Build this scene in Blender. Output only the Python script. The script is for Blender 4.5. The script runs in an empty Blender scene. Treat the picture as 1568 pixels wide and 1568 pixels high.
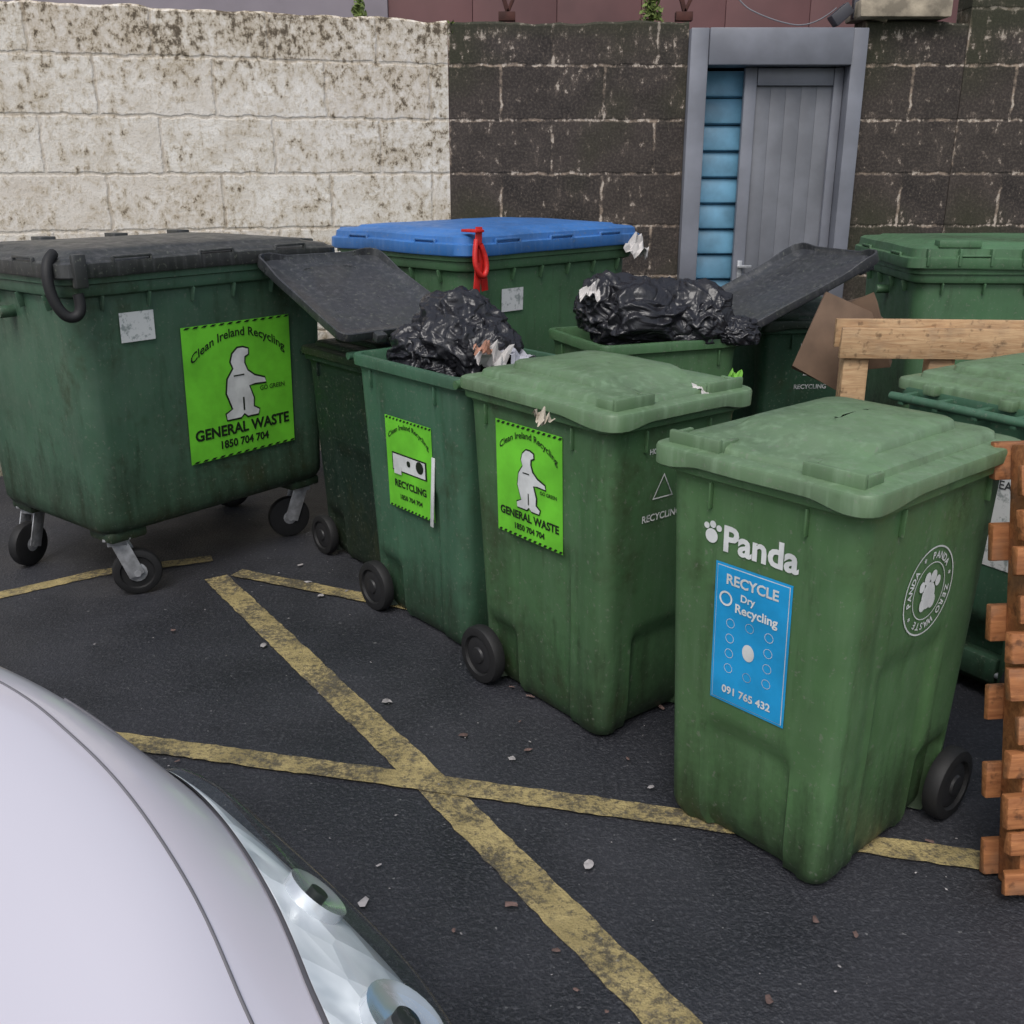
import bpy, bmesh, math, random
from mathutils import Vector, Matrix, noise, Euler
from mathutils.geometry import tessellate_polygon
random.seed(7)
scene = bpy.context.scene
COL = scene.collection
R = math.radians

# ---------------------------------------------------------------- helpers
def link(o, parent=None):
    COL.objects.link(o)
    if parent: o.parent = parent
    return o
def root(name, loc=(0,0,0), rz=0.0):
    e = bpy.data.objects.new(name, None); e.empty_display_size = .1
    e.location = loc; e.rotation_euler = (0,0,rz)
    return link(e)
def mobj(name, verts, faces, mat, parent=None, smooth=False, fm=None, mats=None, recalc=True):
    me = bpy.data.meshes.new(name)
    me.from_pydata([tuple(v) for v in verts], [], faces)
    for m in (mats or [mat]): me.materials.append(m)
    if fm:
        for p,i in zip(me.polygons, fm): p.material_index = i
    if recalc:
        bm = bmesh.new(); bm.from_mesh(me)
        bmesh.ops.recalc_face_normals(bm, faces=bm.faces); bm.to_mesh(me); bm.free()
    if smooth:
        for p in me.polygons: p.use_smooth = True
        try: me.set_sharp_from_angle(angle=R(38))
        except Exception: pass
    me.update()
    return link(bpy.data.objects.new(name, me), parent)
def boxes(name, lst, mat, parent=None, bevel=.004, loc=(0,0,0), rot=(0,0,0), jit=0):
    bm = bmesh.new()
    for it in lst:
        c, s = it[0], it[1]
        r = it[2] if len(it) > 2 else (0,0,0)
        M = Matrix.Translation(c) @ Euler(r).to_matrix().to_4x4() @ Matrix.Diagonal((s[0],s[1],s[2],1))
        g = bmesh.ops.create_cube(bm, size=1, matrix=M)
        if jit:
            for v in g['verts']: v.co += Vector([random.uniform(-jit,jit) for _ in range(3)])
        if bevel:
            ed = list({e for v in g['verts'] for e in v.link_edges})
            bmesh.ops.bevel(bm, geom=ed, offset=min(bevel, min(s)*.3), segments=2, affect='EDGES', profile=.5)
    me = bpy.data.meshes.new(name); bm.to_mesh(me); bm.free()
    me.materials.append(mat)
    for p in me.polygons: p.use_smooth = True
    try: me.set_sharp_from_angle(angle=R(35))
    except Exception: pass
    o = bpy.data.objects.new(name, me); o.location = loc; o.rotation_euler = rot
    return link(o, parent)
def cyl(name, p0, p1, r, mat, parent=None, seg=28, prof=None):
    p0=Vector(p0); p1=Vector(p1); d=p1-p0; L=d.length
    q=d.to_track_quat('Z','Y').to_matrix()
    prof = prof or [(0,r*.94),(.04,r),(.96,r),(1,r*.94)]
    V=[];F=[]
    for t,rr_ in prof:
        for k in range(seg):
            a=2*math.pi*k/seg
            V.append(p0+q@Vector((rr_*math.cos(a),rr_*math.sin(a),t*L)))
    n=len(prof)
    for i in range(n-1):
        for k in range(seg):
            F.append((i*seg+k,i*seg+(k+1)%seg,(i+1)*seg+(k+1)%seg,(i+1)*seg+k))
    F.append(tuple(range(seg))[::-1]); F.append(tuple((n-1)*seg+k for k in range(seg)))
    return mobj(name,V,F,mat,parent,True)
def tube(name, pts, r, mat, parent=None):
    cu=bpy.data.curves.new(name,'CURVE'); cu.dimensions='3D'; cu.bevel_depth=r; cu.bevel_resolution=3
    sp=cu.splines.new('NURBS'); sp.points.add(len(pts)-1); sp.use_endpoint_u=True; sp.order_u=3
    for p,q in zip(sp.points,pts): p.co=(*q,1)
    cu.materials.append(mat)
    return link(bpy.data.objects.new(name,cu),parent)
def sst(a,b,x):
    t=max(0,min(1,(x-a)/(b-a))); return t*t*(3-2*t)
def lerp(a,b,t): return a+(b-a)*t

def ring(hx,yf,yb,r,z,ns=12,nc=6,disp=None):
    P=[]
    def side(p,q,n,sid):
        for k in range(ns):
            t=k/ns; s=-1+2*t
            x=lerp(p[0],q[0],t); y=lerp(p[1],q[1],t)
            d=disp(sid,s,z) if disp else 0
            P.append((x-n[0]*d,y-n[1]*d,z))
    def corner(cx,cy,a0):
        for k in range(nc):
            a=R(a0+90*k/nc); P.append((cx+r*math.cos(a),cy+r*math.sin(a),z))
    side((-hx+r,yf),(hx-r,yf),(0,-1),'f'); corner(hx-r,yf+r,-90)
    side((hx,yf+r),(hx,yb-r),(1,0),'r'); corner(hx-r,yb-r,0)
    side((hx-r,yb),(-hx+r,yb),(0,1),'b'); corner(-hx+r,yb-r,90)
    side((-hx,yb-r),(-hx,yf+r),(-1,0),'l'); corner(-hx+r,yf+r,180)
    return P
def loft(rings, cap0=True, cap1=True):
    V=[p for r in rings for p in r]; n=len(rings[0]); F=[]
    for i in range(len(rings)-1):
        for k in range(n):
            F.append((i*n+k,i*n+(k+1)%n,(i+1)*n+(k+1)%n,(i+1)*n+k))
    if cap0: F.append(tuple(range(n))[::-1])
    if cap1: F.append(tuple((len(rings)-1)*n+k for k in range(n)))
    return V,F

# ---------------------------------------------------------------- materials
class NT:
    def __init__(s,name):
        s.m=bpy.data.materials.new(name); s.m.use_nodes=True
        s.t=s.m.node_tree; s.n=s.t.nodes; s.l=s.t.links
        s.b=s.n['Principled BSDF']
        s.co=s.n.new('ShaderNodeTexCoord').outputs['Object']
    def noise(s,scale,detail=4,rough=.55,vec=None,dist=0):
        n=s.n.new('ShaderNodeTexNoise'); n.inputs['Scale'].default_value=scale
        n.inputs['Detail'].default_value=detail; n.inputs['Roughness'].default_value=rough
        n.inputs['Distortion'].default_value=dist
        s.l.new(vec or s.co,n.inputs['Vector']); return n.outputs['Fac']
    def voro(s,scale,vec=None,feature='F1'):
        n=s.n.new('ShaderNodeTexVoronoi'); n.feature=feature; n.inputs['Scale'].default_value=scale
        s.l.new(vec or s.co,n.inputs['Vector']); return n.outputs['Distance']
    def mapping(s,sc=(1,1,1),loc=(0,0,0),rot=(0,0,0),vec=None):
        n=s.n.new('ShaderNodeMapping'); n.inputs['Scale'].default_value=sc
        n.inputs['Location'].default_value=loc; n.inputs['Rotation'].default_value=rot
        s.l.new(vec or s.co,n.inputs['Vector']); return n.outputs[0]
    def sep(s,vec=None):
        n=s.n.new('ShaderNodeSeparateXYZ'); s.l.new(vec or s.co,n.inputs[0]); return n.outputs
    def comb(s,x,y,z=0):
        n=s.n.new('ShaderNodeCombineXYZ')
        for i,v in enumerate((x,y,z)): s.put(v,n.inputs[i])
        return n.outputs[0]
    def put(s,v,inp):
        if isinstance(v,bpy.types.NodeSocket): s.l.new(v,inp)
        else:
            if isinstance(v,tuple) and len(v)==3 and len(inp.default_value)==4: v=(*v,1)
            inp.default_value=v
    def math(s,op,a,b=0,clamp=False):
        n=s.n.new('ShaderNodeMath'); n.operation=op; n.use_clamp=clamp
        s.put(a,n.inputs[0]); s.put(b,n.inputs[1]); return n.outputs[0]
    def rng(s,v,a,b,c=0.0,d=1.0):
        n=s.n.new('ShaderNodeMapRange'); s.put(v,n.inputs[0])
        for i,x in enumerate((a,b,c,d)): s.put(x,n.inputs[i+1])
        n.clamp=True; return n.outputs[0]
    def mix(s,f,a,b,mode='MIX'):
        n=s.n.new('ShaderNodeMix'); n.data_type='RGBA'; n.blend_type=mode
        s.put(f,n.inputs[0]); s.put(a,n.inputs[6]); s.put(b,n.inputs[7]); return n.outputs[2]
    def bump(s,h,strength=.3,dist=.01,prev=None):
        n=s.n.new('ShaderNodeBump'); n.inputs['Strength'].default_value=strength
        n.inputs['Distance'].default_value=dist; s.l.new(h,n.inputs['Height'])
        if prev: s.l.new(prev,n.inputs['Normal'])
        return n.outputs[0]
    def set(s,**k):
        for kk,v in k.items(): s.put(v,s.b.inputs[kk.replace('_',' ')])
        return s.m

def simple(name,col,rough=.5,metal=0.,var=.25,scale=6,bump=.1,coat=0,spec=.5):
    t=NT(name); n=t.noise(scale,4); d=tuple(c*(1-var) for c in col)
    t.set(Base_Color=t.mix(t.rng(n,.35,.65),d,col),Roughness=rough,Metallic=metal)
    t.b.inputs['Coat Weight'].default_value=coat
    t.b.inputs['Specular IOR Level'].default_value=spec
    if bump: t.set(Normal=t.bump(t.noise(scale*10,2),bump,.002))
    return t.m

def plastic(name,col,rough=.42,dirt=1.,ztop=.4,zbot=0.,bleach=.25,film=.16,off=0.):
    t=NT(name)
    n1=t.noise(2.2,4,.6,vec=t.mapping((1,1,1),loc=(off,0,0))); n2=t.noise(18,5,.72)
    st=t.noise(5,4,.65,vec=t.mapping((7,7,.6),loc=(off,0,0)))
    st2=t.noise(3.4,5,.7,vec=t.mapping((5,5,.7),loc=(3,8+off,1)))
    dark=tuple(c*.66 for c in col); lite=tuple(c*.75+.07 for c in col)
    c=t.mix(t.rng(n1,.35,.65),dark,col)
    c=t.mix(t.math('MULTIPLY',t.rng(t.noise(6,4,.7),.3,.7,.3,1),film),c,(.17,.19,.155))
    c=t.mix(t.math('MULTIPLY',t.rng(st,.5,.70),bleach),c,lite)
    z=t.sep()[2]; R_=ztop-zbot
    # splash grime: ragged upper limit, densest at the bottom
    h=t.math('ADD',z,t.math('ADD',t.math('MULTIPLY',t.math('SUBTRACT',st2,.5),-1.5*R_),t.math('MULTIPLY',t.math('SUBTRACT',n2,.5),-.9*R_)))
    g=t.math('MULTIPLY',t.math('POWER',t.rng(h,zbot,ztop,1.0,0.0),.8),.92*dirt,True)
    c=t.mix(g,c,(.014,.021,.010))
    sm=t.math('MULTIPLY',t.rng(st2,.55,.66),.42*dirt)
    sm=t.math('MULTIPLY',sm,t.rng(n2,.35,.6,.35,1))
    c=t.mix(sm,c,(.020,.032,.012))
    bl=t.math('MULTIPLY',t.rng(t.noise(1.9,5,.75,vec=t.mapping((1,1,.8),loc=(4,2+off,1))),.54,.64),.65*dirt)
    bl=t.math('MULTIPLY',bl,t.rng(n2,.38,.58,.15,1))
    c=t.mix(bl,c,(.030,.036,.012))
    sp=t.rng(t.noise(75,2,.6),.63,.69,0,.4)
    c=t.mix(sp,c,(.2,.21,.17))
    t.set(Base_Color=c,Roughness=t.rng(n2,.3,.7,rough-.05,rough+.22),
          Normal=t.bump(n1,.25,.01,t.bump(t.noise(110,2),.15,.001)))
    return t.m

G_A=plastic('green_plastic_a',(.084,.195,.070),.40,.85,ztop=.30)
G_B=plastic('green_plastic_b',(.062,.160,.060),.40,.85,ztop=.30,off=3)
G_C=plastic('green_plastic_c',(.046,.145,.080),.42,.85,ztop=.3,off=5)
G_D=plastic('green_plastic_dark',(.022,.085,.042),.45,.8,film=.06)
G_SH=plastic('green_plastic_gap_shade',(.008,.026,.016),.5,.8,film=.02,bleach=.05)  # near-black green: shade of the gap put into the plastic colour
G_BIG=plastic('green_plastic_big',(.054,.135,.080),.38,.95,ztop=.58,zbot=.24,off=8,film=.2)
G_BIG2=plastic('green_plastic_big_b',(.066,.170,.074),.42,.8,ztop=.6,zbot=.3,off=11)
G_LID=plastic('green_lid',(.14,.26,.12),.36,.6,ztop=-1,zbot=-2,bleach=.9,film=.35)
BLUE=plastic('blue_lid_plastic',(.035,.18,.52),.38,.25,ztop=-1,zbot=-2,bleach=.6,film=.12)
GREY_LID=plastic('charcoal_lid_plastic',(.035,.036,.045),.28,.3,ztop=-1,zbot=-2,bleach=.7,film=.12)
BLACK_LID=plastic('black_lid_plastic',(.03,.03,.033),.33,.3,ztop=-1,zbot=-2,bleach=.8,film=.15)
RUBBER=simple('rubber',(.014,.014,.015),.65,0,.3,12)
HUB=simple('hub_plastic',(.024,.024,.026),.5,0,.3,12)
STEEL=simple('galvanised_steel',(.55,.56,.58),.42,.5,.4,30)
LIME=simple('lime_vinyl',(.19,.70,.045),.45,0,.25,8,0)
INK=simple('black_ink',(.012,.02,.01),.5,0,.1,8,0)
WHITE=simple('white_vinyl',(.76,.78,.77),.5,0,.25,14,0)
def wornlabel():
    t=NT('worn_white_label'); n=t.noise(22,5,.7)
    t.set(Base_Color=t.mix(t.rng(n,.52,.6),(.66,.67,.66),(.3,.33,.32)),Roughness=.6); return t.m
WORN=wornlabel()
CYAN=simple('cyan_vinyl',(.02,.36,.74),.4,0,.25,8,0)
RED=simple('red_strap',(.65,.02,.015),.5,0,.3,30)

def bagmat():
    t=NT('black_bag_plastic'); v=t.mapping((1,1,1.8),rot=(.3,.5,.2))
    n=t.noise(5,2,.4,vec=v,dist=1.6); f=t.noise(13,2,.4,vec=t.mapping((1.5,1,.6)),dist=1.0)
    r1=t.math('ABSOLUTE',t.math('SUBTRACT',n,.5)); r2=t.math('ABSOLUTE',t.math('SUBTRACT',f,.5))
    t.set(Base_Color=(.018,.018,.022),Roughness=.30,
          Normal=t.bump(r1,.7,.05,t.bump(r2,.4,.02)))
    return t.m
BAG=bagmat()
def wood(name,c1,c2):
    t=NT(name); w=t.noise(8,5,.65,vec=t.mapping((1,9,9)),dist=.6); n=t.noise(3,4)
    c=t.mix(t.rng(w,.3,.7),c1,c2); c=t.mix(t.rng(n,.5,.72,0,.6),c,tuple(x*.35 for x in c1))
    c=t.mix(t.rng(t.noise(30,3),.58,.7,0,.7),c,tuple(x*.25 for x in c1))
    c=t.mix(t.rng(t.noise(11,4),.5,.7,0,.35),c,(.2,.15,.11))
    t.set(Base_Color=c,Roughness=.75,Normal=t.bump(w,.5,.004)); return t.m
WOOD_L=wood('pale_wood',(.36,.20,.095),(.60,.41,.23))
WOOD_O=wood('orange_wood',(.22,.075,.024),(.46,.19,.07))
CARD=simple('cardboard',(.18,.115,.075),.8,0,.4,5)

def wallmat(name,kind):
    t=NT(name)
    x,y,z=t.sep()
    wob=t.math('MULTIPLY',t.math('SUBTRACT',t.noise(9,4,.65),.5),.05)
    v=t.comb(t.math('ADD',x,wob),t.math('ADD',t.math('SUBTRACT',z,.15),wob),0)
    b=t.n.new('ShaderNodeTexBrick'); t.l.new(v,b.inputs['Vector'])
    b.inputs['Scale'].default_value=1; b.inputs['Brick Width'].default_value=.62
    b.inputs['Row Height'].default_value=.305; b.inputs['Mortar Size'].default_value=.013
    b.inputs['Mortar Smooth'].default_value=.8; b.inputs['Color1'].default_value=(1,1,1,1)
    b.inputs['Color2'].default_value=(.5,.5,.5,1); b.inputs['Mortar'].default_value=(.8,.8,.8,1)
    mort=b.outputs['Fac']; bc=b.outputs['Color']
    fine=t.noise(24,6,.74,vec=t.mapping((1,1,.8))); mid=t.noise(5,5,.62,vec=t.mapping((1,1,1.2),loc=(3,1,5)))
    coarse=t.noise(1.3,3,.5,vec=t.mapping((1,1,1),loc=(7,3,2))); vfine=t.noise(70,3,.65)
    if kind=='white':
        c=t.mix(t.rng(mid,.35,.65),(.66,.61,.53),(.86,.83,.77))
        c=t.mix(t.math('MULTIPLY',t.math('SUBTRACT',1,bc),.5),c,(.60,.50,.42))
        c=t.mix(t.rng(vfine,.54,.68,0,.45),c,(.40,.33,.23))
        top=t.rng(z,2.05,2.55,0,.10); rgt=t.rng(x,4.6,6.0,0,.03)
        cell=t.noise(5.5,3,.55,vec=t.mapping((1,1,1),loc=(2,6,1)))
        th=t.math('SUBTRACT',.590,t.math('ADD',top,rgt))
        th=t.math('SUBTRACT',th,t.math('MULTIPLY',t.math('SUBTRACT',coarse,.5),.20))
        th=t.math('SUBTRACT',th,t.math('MULTIPLY',t.math('SUBTRACT',cell,.5),.30))
        d=t.math('SUBTRACT',fine,th)
        c=t.mix(t.rng(d,-.12,.03,0,.6),c,(.37,.28,.15))
        c=t.mix(t.rng(d,.0,.09,0,.9),c,(.075,.054,.033))
        mo=t.math('MULTIPLY',mort,t.rng(mid,.42,.58,.05,.6))
        c=t.mix(mo,c,(.36,.29,.21))
        c=t.mix(t.rng(z,.9,.1,0,.75),c,(.10,.095,.06))
    else:
        c=t.mix(t.rng(mid,.35,.65),(.018,.015,.014),(.050,.041,.036))
        c=t.mix(t.math('MULTIPLY',t.math('SUBTRACT',1,bc),.5),c,(.085,.064,.052))
        c=t.mix(t.rng(vfine,.46,.68,0,.6),c,(.12,.098,.083))
        c=t.mix(t.rng(coarse,.50,.66,0,.55),c,(.032,.037,.014))
        mo=t.math('MULTIPLY',mort,t.rng(t.noise(5.5,5,.75),.46,.58,.0,.9))
        mo=t.math('MULTIPLY',mo,t.rng(fine,.36,.56,.15,1))
        c=t.mix(mo,c,(.40,.31,.235))
        th=t.math('SUBTRACT',.622,t.math('MULTIPLY',t.math('SUBTRACT',mid,.5),.40))
        th=t.math('SUBTRACT',th,t.math('MULTIPLY',mort,.10))
        th=t.math('SUBTRACT',th,t.rng(z,2.0,2.45,0,.03))
        d=t.math('SUBTRACT',t.noise(22,6,.76,vec=t.mapping((1,1,.6),loc=(1,9,4))),th)
        c=t.mix(t.rng(d,-.06,.0,0,.4),c,(.18,.14,.11))
        c=t.mix(t.rng(d,.0,.05,0,.9),c,(.50,.43,.36))
        c=t.mix(t.rng(z,2.42,2.52,0,.6),c,(.03,.035,.015))
    nb=t.bump(t.math('SUBTRACT',1,mort),.5,.008,t.bump(fine,.55,.012,t.bump(vfine,.5,.004)))
    t.set(Base_Color=c,Roughness=.92,Normal=nb); return t.m
W_WHITE=wallmat('painted_block','white'); W_DARK=wallmat('weathered_block','dark')

def asphalt_nodes(t):
    f=t.noise(75,4,.75); m=t.noise(2.5,5,.6); v=t.voro(130)
    c=t.mix(t.rng(m,.35,.65),(.016,.017,.022),(.031,.032,.040))
    c=t.mix(t.rng(f,.50,.68,0,.7),c,(.092,.094,.105))
    c=t.mix(t.rng(t.noise(.9,5,.65),.56,.70,0,.5),c,(.068,.068,.075))
    c=t.mix(t.rng(t.noise(45,3,.5,vec=t.mapping((1,1,1),loc=(5,5,0))),.70,.74,0,.7),c,(.24,.24,.24))
    nb=t.bump(f,.8,.007,t.bump(v,.5,.004))
    return c,nb
t=NT('asphalt'); c,nb=asphalt_nodes(t); ASPH=t.set(Base_Color=c,Normal=nb,Roughness=t.rng(t.noise(1.3,4),.4,.6,.42,.75))
t=NT('worn_yellow_paint'); c,nb=asphalt_nodes(t)
wn=t.math('ADD',t.math('MULTIPLY',t.noise(48,6,.78),.6),t.math('MULTIPLY',t.noise(4,5),.4))
yc=t.mix(t.rng(t.noise(9,6),.35,.65),(.27,.215,.095),(.46,.365,.165))
YEL=t.set(Base_Color=t.mix(t.rng(wn,.44,.53,.22,1),c,yc),Normal=nb,Roughness=.75)

# ---------------------------------------------------------------- ground, markings
S=150
mobj('ground',[(-S,-S,0),(S,-S,0),(S,S,0),(-S,S,0)],[(0,1,2,3)],ASPH)
def strip(pts,w,z,nm,par):
    V=[];F=[];P=[]
    for i in range(len(pts)-1):
        a=Vector(pts[i]);b=Vector(pts[i+1]);n=max(2,int((b-a).length/.03))
        for k in range(n+(1 if i==len(pts)-2 else 0)): P.append(a.lerp(b,k/n))
    for i,p in enumerate(P):
        d=(P[min(len(P)-1,i+1)]-P[max(0,i-1)]).normalized(); n=Vector((-d.y,d.x))
        w1=w/2+random.uniform(-.004,.003); w2=w/2+random.uniform(-.004,.003)
        V+= [(p.x+n.x*w1,p.y+n.y*w1,z),(p.x-n.x*w2,p.y-n.y*w2,z)]
        if i: F.append((2*i-2,2*i-1,2*i+1,2*i))
    return mobj(nm,V,F,YEL,par)
pm=root('road_marking')
strip([(-1.3,4.17),(-.258,2.617),(.302,1.747),(1.25,.30)],.105,.004,'diagonal_line',pm)
strip([(-1.37,2.845),(.521,2.396),(1.9,2.05)],.085,.008,'cross_line',pm)
strip([(-1.22,4.215),(-.639,3.95),(.3,3.52)],.08,.008,'rear_line',pm)
strip([(-2.9,3.35),(-2.15,3.97),(-1.835,4.22),(-1.38,4.40)],.08,.004,'far_line',pm)

# ---------------------------------------------------------------- decals
def text2d(txt,size,bend=0,extra=0):
    cu=bpy.data.curves.new('tmp','FONT'); cu.body=txt; cu.size=size; cu.align_x='CENTER'; cu.align_y='CENTER'
    cu.offset=extra; cu.resolution_u=3
    o=bpy.data.objects.new('tmp',cu); COL.objects.link(o)
    bpy.context.view_layer.update()
    me=bpy.data.meshes.new_from_object(o)
    V=[(v.co.x,v.co.y-bend*v.co.x**2) for v in me.vertices]; F=[tuple(p.vertices) for p in me.polygons]
    bpy.data.objects.remove(o); bpy.data.curves.remove(cu); bpy.data.meshes.remove(me)
    return V,F
def rect2d(w,h): return [(-w/2,-h/2),(w/2,-h/2),(w/2,h/2),(-w/2,h/2)],[(0,1,2,3)]
def ring2d(r0,r1,n=48):
    V=[];F=[]
    for k in range(n):
        a=2*math.pi*k/n; V+=[(r0*math.cos(a),r0*math.sin(a)),(r1*math.cos(a),r1*math.sin(a))]
        j=(k+1)%n; F.append((2*k,2*k+1,2*j+1,2*j))
    return V,F
def disc2d(r,cx=0,cy=0,sy=1,n=20):
    return [(cx+r*math.cos(2*math.pi*k/n),cy+r*sy*math.sin(2*math.pi*k/n)) for k in range(n)],[tuple(range(n))]
BEAR=[(.02,.05),(-.04,0),(-.28,0),(-.29,.08),(-.17,.14),(-.26,.38),(-.23,.58),(-.12,.72),(-.16,.82),(-.12,.93),(-.03,1),(.06,1.0),(.15,.97),(.15,.90),(.08,.87),(.07,.78),(.12,.66),(.24,.57),(.42,.51),(.44,.45),(.24,.46),(.13,.44),(.2,.25),(.19,.12),(.29,.06),(.27,.0),(.08,0)]
def bear2d(h,grow=0):
    V=[]; n=len(BEAR)
    for i,p in enumerate(BEAR):
        a=Vector(BEAR[i-1]);b=Vector(BEAR[(i+1)%n]); d=(b-a).normalized(); nn=Vector((-d.y,d.x))
        V.append(((p[0]+nn.x*grow)*h,(p[1]-.5+nn.y*grow)*h))
    tri=tessellate_polygon([[Vector((x,y,0)) for x,y in V]])
    return V,[tuple(t_) for t_ in tri]
def decal(par,fn,shape,c,mat,off,name,rot=0):
    V,F=shape; cr_,sr=math.cos(rot),math.sin(rot)
    W=[fn(c[0]+x*cr_-y*sr,c[1]+x*sr+y*cr_,off) for x,y in V]
    return mobj(name,W,F,mat,par)
def lime_sticker(par,fn,c,w,h,kind='general'):
    decal(par,fn,rect2d(w,h),c,LIME,.003,'lime_sticker')
    k_=w/.31
    def D(sh,dx,dy,m,nm,o=.005): decal(par,fn,sh,(c[0]+dx*w,c[1]+dy*h),m,o,nm)
    D(text2d('Clean Ireland Recycling',w*.093,.9/w,.0004*k_),0,.42,INK,'sticker_heading')
    if kind=='general':
        # dark keyline around the figure, then the white figure itself
        D(bear2d(h*.52,.026),0,.04,INK,'bear_outline'); D(bear2d(h*.52,-.026),0,.04,INK,'bear_outline')
        D(bear2d(h*.52,-.0),0,.04,WHITE,'bear_figure',.0065)
        D(rect2d(w*.015,h*.10),.01,-.12,INK,'bear_leg_line',.008); D(rect2d(w*.10,h*.01),-.02,.10,INK,'bear_arm_line',.008)
        D(text2d('GENERAL WASTE',w*.115,0,.0012*k_),0,-.30,INK,'sticker_title')
        D(text2d('1850 704 704',w*.085,0,.0008*k_),0,-.405,INK,'sticker_phone')
        D(text2d('GO GREEN',w*.05,0,.0003),.3,-.03,INK,'sticker_small')
    else:
        D(rect2d(w*.75,h*.2),0,.02,INK,'sticker_panel'); D(rect2d(w*.7,h*.17),0,.02,WHITE,'sticker_panel_white',.0065)
        D(disc2d(.08*w,.24*w,0),0,.04,INK,'sticker_dot',.008); D(rect2d(.16*w,.1*h),-.25,-.06,WHITE,'sticker_box',.008)
        D(disc2d(.04*w,.0,0),0,.04,INK,'sticker_dot',.008)
        D(text2d('RECYCLING',w*.13,0,.0012),0,-.22,INK,'sticker_title')
        D(text2d('1850 704 704',w*.09,0,.0006),0,-.36,INK,'sticker_phone')
    for k in range(13):
        for s_ in(1,-1):
            decal(par,fn,([(-.006*k_,-.004),(.006*k_,-.004),(.013*k_,.004),(.003,.004)],[(0,1,2,3)]),(c[0]+(k-6)*w*.077,c[1]+s_*(h*.5-.006)),INK,.005,'sticker_edge')

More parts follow.
